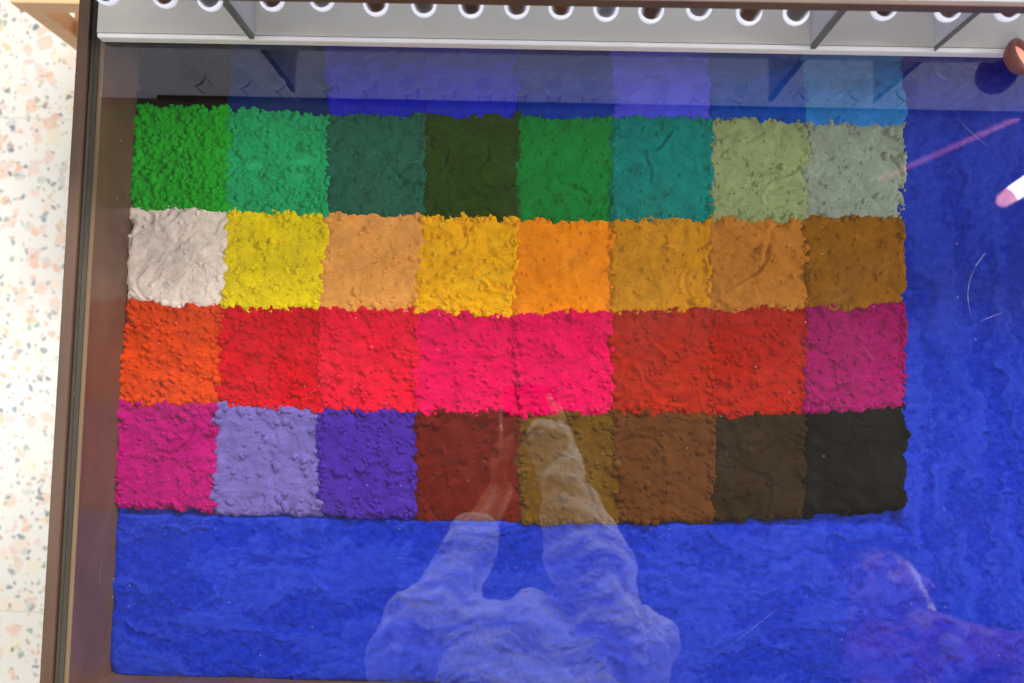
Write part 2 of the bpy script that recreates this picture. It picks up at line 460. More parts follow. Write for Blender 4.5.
# hairline scratches and one painted reflection line on the pane (world coordinates turned into the table's)
TM = Matrix.Translation(Vector((-0.477, 0.06, 0))) @ Matrix.Rotation(TR, 4, 'Z')
TI = TM.inverted()
scratch_and_mirror_m = simple('scratch', (0.75, 0.75, 0.78), 0.6, 0, 0.02, bump=0)
def scratch(pts, r):
    P = [TI @ Vector((x, y, G + 0.0001)) for x, y in pts]
    Q = []
    if len(P) == 2: P = [P[0], P[0].lerp(P[1], .5), P[1]]
    for k in range(17):
        t = k / 16
        l0 = 2 * (t - .5) * (t - 1); l1 = 4 * t * (1 - t); l2 = 2 * t * (t - .5)
        Q.append(P[0] * l0 + P[1] * l1 + P[2] * l2)
    r = [r * 0.30 * max(0.15, math.sin(math.pi * (k + .6) / 17.2)) for k in range(17)]
    link('scratch', tube_mesh('scratch', Q, r, 5), scratch_and_mirror_m, glass)

# ------------------------------------------------------------------ pigment squares
ROWS = [
 [(-0.448,0.423),(-0.347,0.423),(-0.240,0.421),(-0.128,0.421),(-0.020,0.421),(0.085,0.420),(0.196,0.419),(0.300,0.417),(0.410,0.416)],
 None, None, None, None, None]
PIX = [[(137,107),(228,109),(327,117),(426,117),(520,117),(613,118),(711,119),(806,123),(905,123)],
 [(132,206),(228,210),(327,215),(423,217),(517,219),(613,220),(710,219),(806,218),(903,218)],
 [(128,302),(222,308),(320,309),(415,311),(513,316),(611,312),(709,310),(806,308),(903,306)],
 [(117,402),(217,405),(318,410),(415,412),(520,415),(612,412),(714,415),(805,412),(905,405)],
 [(117,503),(212,510),(320,512),(415,517),(522,523),(620,520),(712,520),(805,513),(905,508)]]
# corners of the poured squares, measured on the photograph and turned into metres on the tray's bottom
def to_tray(px, z):
    Rm = np.array(cam.rotation_euler.to_matrix())
    d = Rm @ np.array([(px[0] - 512) / 800.0, -(px[1] - 341.5) / 800.0, -1.0])
    t = (z - (GZ + 0.8)) / d[2]
    return (d[0] * t, d[1] * t)
for i in range(5):
    ROWS[i + 1] = [to_tray(p, GZ - 0.084) for p in PIX[i]]

# colour, granularity 0..1, big lumps, smear relief (mm), relief angle, description
P = [
 [((30,22,26),.1,0,1.0,0,'matt black square in the back left corner of the tray'),
  ((24,54,108),.1,0,1.0,0,'dark indigo square at the back, second from the left wall'),
  ((44,50,192),.3,0,1.5,0,'ultramarine square at the back, behind the dark grey green one'),
  ((48,57,202),.3,0,1.8,0,'ultramarine square at the back, behind the dark olive one'),
  ((12,66,170),.2,0,1.2,0,'cobalt blue square at the back, behind the plain mid green one'),
  ((88,92,228),.2,0,1.0,0,'pale violet blue square at the back, behind the teal one'),
  ((18,84,180),.3,0,1.2,0,'dull blue square at the back, behind the sage green one'),
  ((58,134,204),.3,0,1.2,0,'sky blue square in the back right corner of the grid')],
 [((50,168,52),1.0,14,1.2,.3,'grass green crumbly square beside the left wall of the tray'),
  ((48,168,108),.8,16,1.6,.3,'emerald green crumbly square with two pale pressed spots'),
  ((52,104,84),.45,4,2.6,.8,'dark grey green square with worm-like swirls'),
  ((56,78,20),.2,2,2.6,-.3,'dark olive green smooth square with swirled marks'),
  ((38,134,62),.35,6,1.6,.6,'plain mid green square between dark olive and teal'),
  ((26,134,124),.3,5,2.4,-.5,'teal square with dark and pale blotches'),
  ((152,163,116),.3,4,2.4,.2,'yellowish sage green square with stroke marks'),
  ((150,160,144),.3,3,1.8,.1,'pale grey green square at the right end of its row')],
 [((232,216,206),.06,3,1.6,.7,'chalky off-white smooth square'),
  ((228,204,26),.5,4,1.4,.2,'lemon yellow square between off-white and sand'),
  ((230,164,88),.15,8,1.4,.3,'pale sand orange square with a few small crumbs'),
  ((246,180,0),.45,3,3.0,.5,'deep golden yellow square with a pressed ridge'),
  ((255,147,2),.1,5,1.0,.2,'vivid bright orange smooth square'),
  ((204,142,18),.2,9,1.8,-.4,'mustard ochre square with a knot of crumbs'),
  ((186,122,54),.2,5,2.0,-.8,'raw sienna tan square with diagonal rubbed streaks'),
  ((148,98,16),.25,4,2.0,.3,'brown ochre square at the right end of its row')],
 [((208,74,8),.6,12,1.6,.3,'orange red grainy square beside the left wall of the tray'),
  ((198,33,44),.7,12,1.6,.3,'scarlet crumbly square next to the orange red one'),
  ((214,41,60),.55,9,1.8,.6,'bright coral red square above the violet one'),
  ((216,34,88),.5,9,1.8,.2,'raspberry pink square above the red brown one'),
  ((214,36,90),.4,12,1.6,.2,'hot pink square right of the raspberry pink one'),
  ((168,50,24),.45,5,2.2,.9,'brick red square above the two mid browns'),
  ((166,46,33),.45,6,2.0,.2,'rust red square with soft diagonal ridges'),
  ((152,14,94),.5,9,2.4,.4,'dark purple magenta square above the black one')],
 [((172,14,110),.5,18,2.6,.5,'bright magenta lumpy square in the front left corner of the grid'),
  ((116,101,165),.12,26,1.0,.3,'pale lavender square strewn with round crumbs'),
  ((80,52,150),.55,12,1.6,.2,'deep violet square between lavender and red brown'),
  ((105,42,16),.15,6,2.0,.6,'red brown square right of the violet one'),
  ((104,74,34),.3,12,1.6,.3,'olive brown square with a crumb cluster in its upper left corner'),
  ((98,61,38),.3,16,1.6,-.5,'warm chocolate brown square with loose crumbs'),
  ((60,48,38),.15,6,1.8,.9,'dark umber brown square beside the black one'),
  ((40,38,34),.06,2,1.8,-.4,'charcoal black smooth square in the front right corner of the grid')],
]
NAMES = P
def albedo(c):
    return [min(0.95, max(0.0015, (v - 0.016) / (0.97 - 0.07 * v))) for v in lin(c)]

def seg_sdf(x, y, q):
    """signed distance (negative inside) to a convex quad given clockwise or anticlockwise"""
    cx = sum(p[0] for p in q) / 4; cy = sum(p[1] for p in q) / 4
    ds = []
    for i in range(4):
        ax, ay = q[i]; bx, by = q[(i + 1) % 4]
        nx, ny = by - ay, -(bx - ax)
        l = math.hypot(nx, ny); nx /= l; ny /= l
        if (cx - ax) * nx + (cy - ay) * ny > 0: nx, ny = -nx, -ny
        ds.append((x - ax) * nx + (y - ay) * ny)
    # rounded corners: smooth maximum
    k = 0.0035
    D = np.stack(ds); mx = D.max(0)
    return mx + k * np.log(np.exp((D - mx) / k).sum(0)) - 0.0008

BASE = GZ - 0.0835
def make_square(r, c, step=0.0006):
    col, gran, lumps, smear, ang, text = P[r][c]
    q = [ROWS[r][c], ROWS[r][c + 1], ROWS[r + 1][c + 1], ROWS[r + 1][c]]
    seed = 100 + r * 17 + c * 7
    rs = np.random.RandomState(seed); pn = Perlin(seed)
    pad = 0.008
    x0 = min(p[0] for p in q) - pad; x1 = max(p[0] for p in q) + pad
    y0 = min(p[1] for p in q) - pad; y1 = max(p[1] for p in q) + pad
    if r == 0: step = 0.0012
    X, Y = np.meshgrid(np.arange(x0, x1, step), np.arange(y0, y1, step))
    # crumbly outline
    ew = 0.0030 * pn.fbm(X / 0.014, Y / 0.014, 2) + (0.0012 + 0.0020 * gran) * pn.fbm(X / 0.0035 + 9, Y / 0.0035, 3, 0.6)
    sh1 = Perlin(900); sh2 = Perlin(901)             # the lines between the squares waver together
    Xw = X + 0.0055 * sh1.fbm(X / 0.030, Y / 0.030, 3, 0.55); Yw = Y + 0.0060 * sh2.fbm(X / 0.030, Y / 0.030, 3, 0.55)
    d = seg_sdf(Xw, Yw, q) + ew - 0.0006
    ca, sa = math.cos(ang), math.sin(ang)
    wx = X + 0.010 * pn.fbm(X / 0.035 + 40, Y / 0.035, 2); wy = Y + 0.010 * pn.fbm(X / 0.035, Y / 0.035 + 70, 2)
    u = wx * ca + wy * sa; v = -wx * sa + wy * ca
    stroke = pn.fbm(u / 0.040, v / 0.011, 3, 0.45)
    swirl = 1 - np.abs(pn.fbm(wx / 0.030 + 3, wy / 0.022 + 8, 2, 0.5)) * 3.0      # ridges
    h = BASE + rs.uniform(-0.0012, 0.0012) + smear * 0.001 * (0.85 * stroke + 0.50 * swirl * (1 if smear > 1.5 else 0.3))
    h += 0.0026 * pn.fbm(X / 0.034, Y / 0.034, 2) + 0.0020 * pn.fbm(wx / 0.016, wy / 0.013, 2)
    h += (0.0002 + 0.0010 * gran) * pn.fbm(X / 0.0085, Y / 0.0085, 3, 0.6)
    inner = np.clip(-d / 0.008, 0, 1)
    h -= 0.0020 * (1 - inner) ** 2
    h = np.where(d > 0, h - d * 1.9, h)
    # crumbs
    def crumb(px, py, rad, sink=0.35):
        i0 = max(0, int((px - x0 - rad * 1.3) / step)); i1 = min(X.shape[1], int((px - x0 + rad * 1.3) / step) + 2)
        j0 = max(0, int((py - y0 - rad * 1.3) / step)); j1 = min(X.shape[0], int((py - y0 + rad * 1.3) / step) + 2)
        if i1 <= i0 or j1 <= j0: return
        cj = min(X.shape[0] - 1, max(0, int((py - y0) / step))); ci = min(X.shape[1] - 1, max(0, int((px - x0) / step)))
        dc = d[cj, ci]
        zc = max(h0[cj, ci], BASE - 0.0022 if dc < 0.005 else BASE - 0.006) - rad * sink
        xx = X[j0:j1, i0:i1] - px; yy = Y[j0:j1, i0:i1] - py
        a = rs.rand() * 3.14; e = 0.75 + 0.5 * rs.rand()
        xr = (xx * math.cos(a) + yy * math.sin(a)) * e; yr = (-xx * math.sin(a) + yy * math.cos(a)) / e
        rr = np.sqrt(xr * xr + yr * yr) * (1 + 0.22 * jit[j0:j1, i0:i1])
        t = 1 - (rr / rad) ** 2
        hh = zc + rad * np.sqrt(np.clip(t, 0, 1)) * 1.1
        sub = h[j0:j1, i0:i1]
        np.copyto(sub, np.maximum(sub, hh), where=t > 0)
    jit = pn.fbm(X / 0.002, Y / 0.002, 2)
    def pt(edge):
        s, t = rs.rand(), rs.rand()
        if edge:
            k = rs.randint(4); off = rs.normal(0.012, 0.022)
            if k == 0: t = off
            elif k == 1: t = 1 - off
            elif k == 2: s = off
            else: s = 1 - off
        s = min(1.02, max(-0.02, s)); t = min(1.02, max(-0.02, t))
        A = np.array(q)
        p = (1 - s) * (1 - t) * A[0] + s * (1 - t) * A[1] + s * t * A[2] + (1 - s) * t * A[3]
        return p
    for _ in range(3 if gran < 0.5 else 1):          # a finger's arc through the powder
        ax, ay = pt(False); ra = 0.015 + 0.03 * rs.rand(); a0 = rs.rand() * 6.28
        rr = np.hypot(wx - ax, wy - ay); an = np.abs((np.arctan2(wy - ay, wx - ax) - a0 + np.pi) % (2 * np.pi) - np.pi)
        g = np.exp(-((rr - ra) / 0.0026) ** 2) * np.clip(1.3 - an, 0, 1) * inner
        g2 = np.exp(-((rr - ra - 0.0048) / 0.0020) ** 2) * np.clip(1.3 - an, 0, 1) * inner
        h += 0.0011 * smear * (0.6 * g2 - g)
    h0 = h.copy()
    cl = pn.fbm(X / 0.016 + 60, Y / 0.016 + 20, 2)      # crumbs lie in drifts, not evenly
    def here(p): return cl[min(cl.shape[0] - 1, max(0, int((p[1] - y0) / step))), min(cl.shape[1] - 1, max(0, int((p[0] - x0) / step)))]
    nsm = int(130 + 1700 * gran)
    if r == 0: nsm //= 3
    for _ in range(nsm):
        p = pt(rs.rand() < (0.35 if gran > .6 else 0.55))
        if rs.rand() > np.clip(0.30 + 0.9 * gran ** 2 + 2.6 * here(p), 0.04, 1): continue
        crumb(p[0], p[1], 0.0008 + 0.0022 * rs.rand() ** 2.8 * (0.5 + 0.9 * gran), -0.05)
    for _ in range(int(lumps * 2.6 + 30 * gran)):
        p = pt(rs.rand() < 0.7)
        crumb(p[0], p[1], 0.0018 + 0.0030 * rs.rand() ** 2.0, 0.05)
    if (r, c) == (4, 0):
        for px_, rad in (((115, 455), 0.0062), ((181, 484), 0.004), ((122, 417), 0.004), ((213, 407), 0.006)):
            p = to_tray(px_, GZ - 0.083); crumb(p[0], p[1], rad, 0.2)
    if (r, c) == (1, 0):
        for px_, rad in (((222, 109), 0.0050), ((217, 122), 0.004), ((206, 113), 0.003)):
            p = to_tray(px_, GZ - 0.083); crumb(p[0], p[1], rad, 0.2)
    if (r, c) == (4, 1):
        for px_, rad in (((277, 467), 0.0048), ((230, 502), 0.0055), ((279, 498), 0.0055), ((260, 474), 0.0035), ((285, 508), 0.004), ((242, 411), 0.005)):
            p = to_tray(px_, GZ - 0.083); crumb(p[0], p[1], rad, 0.35)
    if (r, c) == (4, 4):
        for px_, rad in (((532, 425), 0.0055), ((530, 440), 0.0055), ((522, 437), 0.005), ((540, 433), 0.004), ((528, 430), 0.005)):
            p = to_tray(px_, GZ - 0.083); crumb(p[0], p[1], rad, 0.3)
    if (r, c) == (4, 5):
        for px_, rad in (((647, 484), 0.005), ((640, 487), 0.004), ((668, 480), 0.0035)):
            p = to_tray(px_, GZ - 0.083); crumb(p[0], p[1], rad, 0.3)
    if (r, c) == (3, 4):
        for px_, rad in (((521, 342), 0.005), ((523, 352), 0.004), ((547, 344), 0.0035), ((533, 412), 0.0045), ((525, 416), 0.004)):
            p = to_tray(px_, GZ - 0.083); crumb(p[0], p[1], rad, 0.3)
    # pressed, smooth places
    press = np.clip((pn.fbm(u / 0.030 + 31, v / 0.014 + 12, 2, 0.5) - 0.05) * 1.8, 0, 1) * np.clip(1.15 - gran, 0.25, 1) * 0.7
    if (r, c) == (1, 1):
        for px_, sx_, sy_ in (((255, 166), .010, .004), ((300, 163), .011, .004)):
            p = to_tray(px_, GZ - 0.083)
            g = np.exp(-(((X - p[0]) / sx_) ** 2 + ((Y - p[1]) / sy_) ** 2) ** 1.5)
            press = np.maximum(press, 1.6 * g); h = h * (1 - 0.7 * g) + (BASE + 0.001) * 0.7 * g
    if (r, c) == (2, 3):
        for px_ in ((462, 286), (475, 281), (489, 277)):
            p = to_tray(px_, GZ - 0.083)
            g = np.exp(-(((X - p[0]) / .012) ** 2 + ((Y - p[1] - 0.25 * (X - p[0])) / .0035) ** 2))
            press = np.maximum(press, 1.2 * g); h += 0.0012 * g
    V = np.stack([X, Y, np.maximum(h, GZ - 0.0975)], -1)
    ny, nx = X.shape
    idx = np.arange(nx * ny).reshape(ny, nx)
    F = np.stack([idx[:-1, :-1], idx[:-1, 1:], idx[1:, 1:], idx[1:, :-1]], -1).reshape(-1, 4)
    low = (h < GZ - 0.0935)
    keep = ~(low[:-1, :-1] & low[:-1, 1:] & low[1:, 1:] & low[1:, :-1]).reshape(-1)
    F = F[keep]
    used = np.unique(F); remap = np.full(nx * ny, -1, dtype=int); remap[used] = np.arange(len(used))
    ctr = np.array([sum(p[0] for p in q) / 4, sum(p[1] for p in q) / 4, GZ - 0.094])
    me = np_mesh('pigment_square', V.reshape(-1, 3)[used] - ctr, remap[F])
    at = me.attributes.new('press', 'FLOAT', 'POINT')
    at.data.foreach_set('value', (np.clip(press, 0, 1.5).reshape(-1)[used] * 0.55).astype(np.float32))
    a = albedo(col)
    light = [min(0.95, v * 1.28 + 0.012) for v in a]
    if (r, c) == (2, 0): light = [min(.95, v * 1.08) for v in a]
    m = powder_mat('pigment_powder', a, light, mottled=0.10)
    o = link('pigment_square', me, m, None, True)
    o.location = ctr
    tag(o, text, 'pigment', 'pigment squares in the tray')
    return o

for r in range(5):
    for c in range(8):
        make_square(r, c)

# ------------------------------------------------------------------ the ultramarine bed round the squares
def make_bed(step=0.0014):
    pn = Perlin(5); rs = np.random.RandomState(5)
    x0, x1, y0, y1 = -0.447, 0.752, -0.303, 0.60
    X, Y = np.meshgrid(np.arange(0, x1 - x0, step), np.arange(-0.3705, 0.53, step))    # table-local
    X = X + 0.0212; 
    right = 1 / (1 + np.exp(-(X - 0.885) / 0.02))
    wx = X + 0.020 * pn.fbm(X / 0.05, Y / 0.04, 4, 0.6); wy = Y + 0.020 * pn.fbm(X / 0.05 + 30, Y / 0.04 + 3, 4, 0.6)
    hs = pn.fbm(wx / 0.12, wy / 0.040, 5, 0.6); vs = pn.fbm(wx / 0.030 + 7, wy / 0.14, 5, 0.6)
    st = hs * (1 - right) + vs * right
    rough = np.clip(pn.fbm(wx / 0.06 + 90, wy / 0.030, 4, 0.6) * 2.6 + 0.35, 0, 1)
    def sst(v, a, b): t = np.clip((v - a) / (b - a), 0, 1); return t * t * (3 - 2 * t)
    plate = sst(st + 0.25 * pn.fbm(X / 0.010, Y / 0.008, 3, 0.65), -0.10, 0.06)          # pressed smooth slabs against rough troughs
    rake = pn.fbm(wx / 0.10, wy / 0.0065, 2, 0.5) * (1 - right) + pn.fbm(wx / 0.0065, wy / 0.11, 2, 0.5) * right
    grit = (1.15 - plate)
    h = 0.0007 * plate + 0.0020 * st + 0.0008 * rake + grit * (0.0011 * pn.fbm(X / 0.0048, Y / 0.0048, 3, 0.65) + 0.0009 * pn.fbm(X / 0.011, Y / 0.011, 2, 0.6))
    h += 0.0020 * pn.fbm(X / 0.13, Y / 0.13, 2)
    rough = np.clip(1 - plate, 0, 1)
    # slumps away from the walls
    dl = X - 0.0212; db = Y + 0.3705
    e = 0.004 * pn.fbm(X / 0.03, Y / 0.03, 3)
    h -= 0.005 * np.exp(-(dl + e) .clip(0) / 0.005) + 0.004 * np.exp(-((db + e).clip(0)) / 0.004)
    corner = np.exp(-((dl / 0.016) ** 2 + (db / 0.012) ** 2)); h -= 0.003 * corner
    z = GZ - 0.0865 + h
    wX = X * math.cos(TR) - Y * math.sin(TR) - 0.477; wY = X * math.sin(TR) + Y * math.cos(TR) + 0.06
    dq = np.maximum(np.maximum(ROWS[5][0][0] - wX, wX - ROWS[5][8][0]), ROWS[5][4][1] - 0.002 - wY)   # the bed is thin under the squares
    under = np.clip(-(dq + 0.0015) / 0.004, 0, 1); z -= 0.009 * under
    ny, nx = X.shape
    # crumbs
    for _ in range(5000):
        i = rs.randint(2, nx - 4); j = rs.randint(2, ny - 4)
        if under[j, i] > 0 or (rough[j, i] < 0.35 and rs.rand() < .85): continue
        rad = 0.0009 + 0.0022 * rs.rand() ** 3
        k = int(rad / step) + 2
        sl = (slice(max(0, j - k), j + k + 1), slice(max(0, i - k), i + k + 1))
        d2 = (X[sl] - X[j, i]) ** 2 + (Y[sl] - Y[j, i]) ** 2
        z[sl] = np.maximum(z[sl], z[j, i] - 0.3 * rad + np.sqrt(np.clip(rad * rad - d2, 0, None)) - 100 * (d2 > rad * rad))
    press = np.clip(0.26 + 0.36 * plate + 0.4 * rake * plate + 0.35 * pn.fbm(X / 0.012, Y / 0.008, 4, 0.7), 0, 1)
    idx = np.arange(nx * ny).reshape(ny, nx)
    F = np.stack([idx[:-1, :-1], idx[:-1, 1:], idx[1:, 1:], idx[1:, :-1]], -1).reshape(-1, 4)
    me = np_mesh('ultramarine_bed', np.stack([X, Y, z - (GZ - 0.0985)], -1).reshape(-1, 3), F)
    at = me.attributes.new('press', 'FLOAT', 'POINT')
    at.data.foreach_set('value', press.reshape(-1).astype(np.float32))
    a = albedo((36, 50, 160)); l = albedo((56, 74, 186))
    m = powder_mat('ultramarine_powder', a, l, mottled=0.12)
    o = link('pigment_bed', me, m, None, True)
    o.location = (-0.477, 0.06, GZ - 0.0985); o.rotation_euler = (0, 0, TR)
    tag(o, 'wide bed of ultramarine blue powder surrounding the grid of squares', 'pigment')
make_bed()

# ------------------------------------------------------------------ vial rack standing on the glass at the back
RM = Matrix.Translation(Vector((-0.462, 0.3605, G))) @ Matrix.Rotation(-0.0155, 4, 'Z')
M['frosted'] = frosted()
rack = empty('vial_rack', (-0.462, 0.3605, G + 0.0002), -0.0155)
tag(rack, 'pale grey open rack with brown rail standing across the back of the glass', 'rack')
RW = 1.20; RX = 0.0135
box_obj('base_board', (RX, RW, 0.0052, 0.20, 0, 0.0125), M['board'], rack)
box_obj('edge_strip', (RX, RW, 0, 0.0050, 0, 0.0125), M['lipwhite'], rack, 0.0016)
box_obj('back_panel', (-0.06, RW, 0.2003, 0.208, 0, 0.142), M['board'], rack)
box_obj('top_board', (-0.06, RW, -0.0090, 0.20, 0.1300, 0.1335), frosted(), rack)
box_obj('front_rail', (RX, RW, -0.0135, -0.0092, 0.1200, 0.1330), M['railbrown'], rack, 0.0008)
for x, t, dark in ((0.172, 0.0045, 1), (0.739, 0.0045, 1), (0.8615, 0.0010, 1), (1.19, 0.005, 0)):
    pz = box_obj('partition', (x, x + t, 0.0054, 0.2, 0.0127, 0.1297), M['frosted'], rack)
    if dark: box_obj('edge_trim', (x - 0.0002, x + t + 0.0002, 0.0005, 0.0052, 0.0127, 0.1297), M['darkedge'], pz)

vg = vial_mat()
FILLS = [(120,100,86), (116,84,66), (136,136,140), (100,74,60), (140,134,134), (110,80,62), (126,120,118), (92,70,58)]
def vial_fill(c):
    m, nt, b = mat('vial_powder'); out = nt.nodes['Material Output']
    b.inputs['Base Color'].default_value = (*c, 1); b.inputs['Roughness'].default_value = 0.9
    t = N(nt, 'ShaderNodeBsdfTranslucent'); t.inputs['Color'].default_value = (*[min(1, v * 1.6) for v in c], 1)
    x = N(nt, 'ShaderNodeMixShader'); x.inputs[0].default_value = 0.5
    nt.links.new(b.outputs[0], x.inputs[1]); nt.links.new(t.outputs[0], x.inputs[2]); nt.links.new(x.outputs[0], out.inputs['Surface'])
    return m
fillm = [vial_fill(lin(c)) for c in FILLS]
vxs = [107, 165, 210, 272, 322, 376, 424, 471, 517, 561, 606, 651, 699, 749, 796, 884, 948, 1008]
vys = [5, 8, 11, 11, 11, 16, 17, 18, 18.5, 19, 21, 23, 20, 25, 25, 20, 21.5, 21]
colw = ['grey brown', 'brown', 'light grey', 'dark brown', 'pale grey', 'reddish brown', 'warm grey', 'umber']
ords = ['leftmost','second','third','fourth','fifth','sixth','seventh','eighth','ninth','tenth','eleventh','twelfth','thirteenth','fourteenth','fifteenth','sixteenth','seventeenth','rightmost']
def vial_profile(r, zb, zt, n=8):
    pr = []
    for k in range(n + 1):
        a = math.pi / 2 * k / n
        pr.append((r * math.sin(a) + 1e-5, zb + r - r * math.cos(a)))
    pr.append((r, zt))
    return pr
for i, vx in enumerate(vxs):
    p = to_tray((vx, vys[i] - 12.5), GZ + 0.095)
    root = empty('glass_vial', (p[0], p[1], GZ + 0.0838), 0)
    lathe('glass_tube', [(0.0090, 0.004), (0.0090, 0.0458)], vg, root, 28)
    lathe('powder_fill', vial_profile(0.0084, 0.0028, 0.0225) + [(0.0001, 0.0226)], fillm[i % 8], root, 20)
    lathe('glowing_foot', vial_profile(0.0116, 0.0, 0.0128) + [(0.0112, 0.0134), (0.0095, 0.0134), (0.0091, 0.0120)], M['foot'], root, 28)  # added white foot stands in for the bright rim of the glass
    pos = 'the brown rail, %s from the left' % ords[i] if 0 < i < 17 else 'the brown rail, %s of all' % ords[i]
    tag(root, 'vial with added glowing white foot hanging behind ' + pos, 'vial', 'glass vials along the brown rail')

# ------------------------------------------------------------------ small round lamp on the rack's right part
lp = to_tray((1003, 57), GZ)
sl = empty('rack_spotlight', (lp[0], lp[1] - 0.012, GZ + 0.0125), 0)
tag(sl, 'small round copper spotlight glowing salmon in front of the rack at its right end', 'spotlight')
sl.rotation_euler = (R(-14), R(30), 0)
lathe('shell', [(0.0001, 0), (0.012, 0), (0.016, 0.004), (0.0195, 0.010), (0.0195, 0.014), (0.0160, 0.0150), (0.0140, 0.009)], M['copper'], sl, 40)
lathe('lens', [(0.0001, 0.0135), (0.006, 0.0130), (0.0110, 0.0110), (0.0142, 0.0088)], emit('warm_lens', (1.0, 0.34, 0.22), 0.55), sl, 40)

# ------------------------------------------------------------------ wooden stool on the floor, top left
st = empty('wooden_stool', (-0.79, 0.579, 0), R(-1.0))
tag(st, 'pale wooden stool standing on the terrazzo behind the table corner', 'stool')
SH = 0.45
box_obj('seat', (0, 0.42, 0.0, 0.34, SH - 0.03, SH), M['wood'], st, 0.002)
for lx in (0.002, 0.388):
    for ly in (0.002, 0.308):
        box_obj('leg', (lx, lx + 0.03, ly, ly + 0.03, 0, SH - 0.0305), M['wood'], st, 0.0015)
for zz in (0.30, 0.17):
    box_obj('stretcher', (0.0325, 0.3875, 0.006, 0.028, zz, zz + 0.035), M['wood'], st, 0.001)
    box_obj('stretcher', (0.0325, 0.3875, 0.312, 0.334, zz, zz + 0.035), M['wood'], st, 0.001)
    box_obj('stretcher', (0.006, 0.028, 0.0325, 0.3075, zz - 0.04, zz - 0.005), M['wood'], st, 0.001)
    box_obj('stretcher', (0.392, 0.414, 0.0325, 0.3075, zz - 0.04, zz - 0.005), M['wood'], st, 0.001)

# ------------------------------------------------------------------ ceiling lamps mirrored in the glass
tl = empty('ceiling_lamp', (1.89, 0.807, 3.2), 0)
tag(tl, 'white glowing tube lamp overhead, mirrored as a bright rod at right', 'lamp')
dv = Vector((0.82, 0.58, 0)).normalized()
tm = tube_mesh('tube', [dv * 0.03, dv * 0.5], 0.030, 16); link('tube', tm, emit('lamp_glow', (1.0, 0.96, 0.93), 26.0), tl, smooth=True)
link('end_cap', tube_mesh('end_cap', [dv * -0.03, dv * -0.015, dv * 0.029], [0.012, 0.026, 0.031], 16), emit('cap_glow', (1.0, 0.40, 0.38), 6.5), tl, smooth=True)
link('ceiling_rod', tube_mesh('ceiling_rod', [(0.2, 0.14, 0.02), (0.2, 0.14, 0.6)], 0.006, 8), M['black'], tl)
ls = empty('light_strip', (1.396, 0.881, 3.2), 0)
tag(ls, 'thin dim pink light strip overhead, mirrored as a faint line at right', 'light strip')
link('strip_tube', tube_mesh('strip_tube', [(0, 0, 0), (1.2, 0.56, 0)], 0.009, 8), emit('pink_glow', (1.0, 0.28, 0.42), 0.20), ls)
link('strip_holder', tube_mesh('strip_holder', [(-0.01, 0, 0.025), (1.21, 0.565, 0.025)], 0.010, 8), M['black'], ls)

# ------------------------------------------------------------------ scratches, and one painted reflection line
def T(px): return to_tray(px, GZ)
scratch([T((256, 46)), T((276, 72)), T((300, 106))], 0.00022)  # painted line standing in for the partition edge's reflection
scratch([T((958, 118)), T((975, 136)), T((990, 147))], 0.00018)
scratch([T((936, 66)), T((940, 76)), T((950, 80))], 0.0002)
scratch([T((975, 268)), T((968, 292)), T((972, 318))], 0.0002)
scratch([T((974, 268)), T((986, 252))], 0.0003)
scratch([T((978, 322)), T((1003, 312))], 0.00018)
rsc = random.Random(3)
for _ in range(9):
    cx, cy = rsc.uniform(90, 1020), rsc.uniform(60, 675); an = rsc.uniform(0, 6.28); L_ = rsc.uniform(6, 38); bd = rsc.uniform(-0.18, 0.18) * L_
    dx, dy = math.cos(an), math.sin(an)
    scratch([T((cx - dx * L_, cy - dy * L_)), T((cx - dy * bd, cy + dx * bd)), T((cx + dx * L_, cy + dy * L_))], rsc.uniform(0.00005, 0.00010))

# ------------------------------------------------------------------ people (mirrored in the glass)
def ball_geo(c, r, n=14):
    V = []; F = []
    rx, ry, rz = r if isinstance(r, (tuple, list)) else (r, r, r)
    for i in range(1, n):
        for k in range(n * 2):
            a = math.pi * i / n; b = math.pi * k / n
            V.append((c[0] + rx * math.sin(a) * math.cos(b), c[1] + ry * math.sin(a) * math.sin(b), c[2] + rz * math.cos(a)))
    m_ = n * 2
    for i in range(n - 2):
        for k in range(m_):
            k2 = (k + 1) % m_
            F.append([i * m_ + k, (i + 1) * m_ + k, (i + 1) * m_ + k2, i * m_ + k2])
    t = len(V); V.append((c[0], c[1], c[2] + rz)); V.append((c[0], c[1], c[2] - rz))
    for k in range(m_):
        k2 = (k + 1) % m_
        F.append([t, k, k2]); F.append([t + 1, (n - 2) * m_ + k2, (n - 2) * m_ + k])
    return V, F

def limb_geo(a, b, ra, rb, n=14, flat=1.0):
    """rounded tapered limb"""
    a = Vector(a); b = Vector(b); d = (b - a); L = d.length; d.normalize()
    u = d.orthogonal().normalized(); v = d.cross(u)
    V = []; F = []
    rings = []
    for k in range(1, 6): t = math.pi / 2 * k / 5; rings.append((-ra * math.cos(t), ra * math.sin(t)))
    for k in range(0, 5): t = math.pi / 2 * k / 5; rings.append((L + rb * math.sin(t), rb * math.cos(t)))
    for s, r in rings:
        for k in range(n):
            an = 2 * math.pi * k / n
            V.append(a + d * s + u * (math.cos(an) * r) + v * (math.sin(an) * r * flat))
    for i in range(len(rings) - 1):
        for k in range(n):
            k2 = (k + 1) % n
            F.append([i * n + k, i * n + k2, (i + 1) * n + k2, (i + 1) * n + k])
    t = len(V); V.append(a - d * ra); V.append(b + d * rb)
    for k in range(n):
        k2 = (k + 1) % n
        F.append([t, k2, k]); F.append([t + 1, (len(rings) - 1) * n + k, (len(rings) - 1) * n + k2])
    return V, F

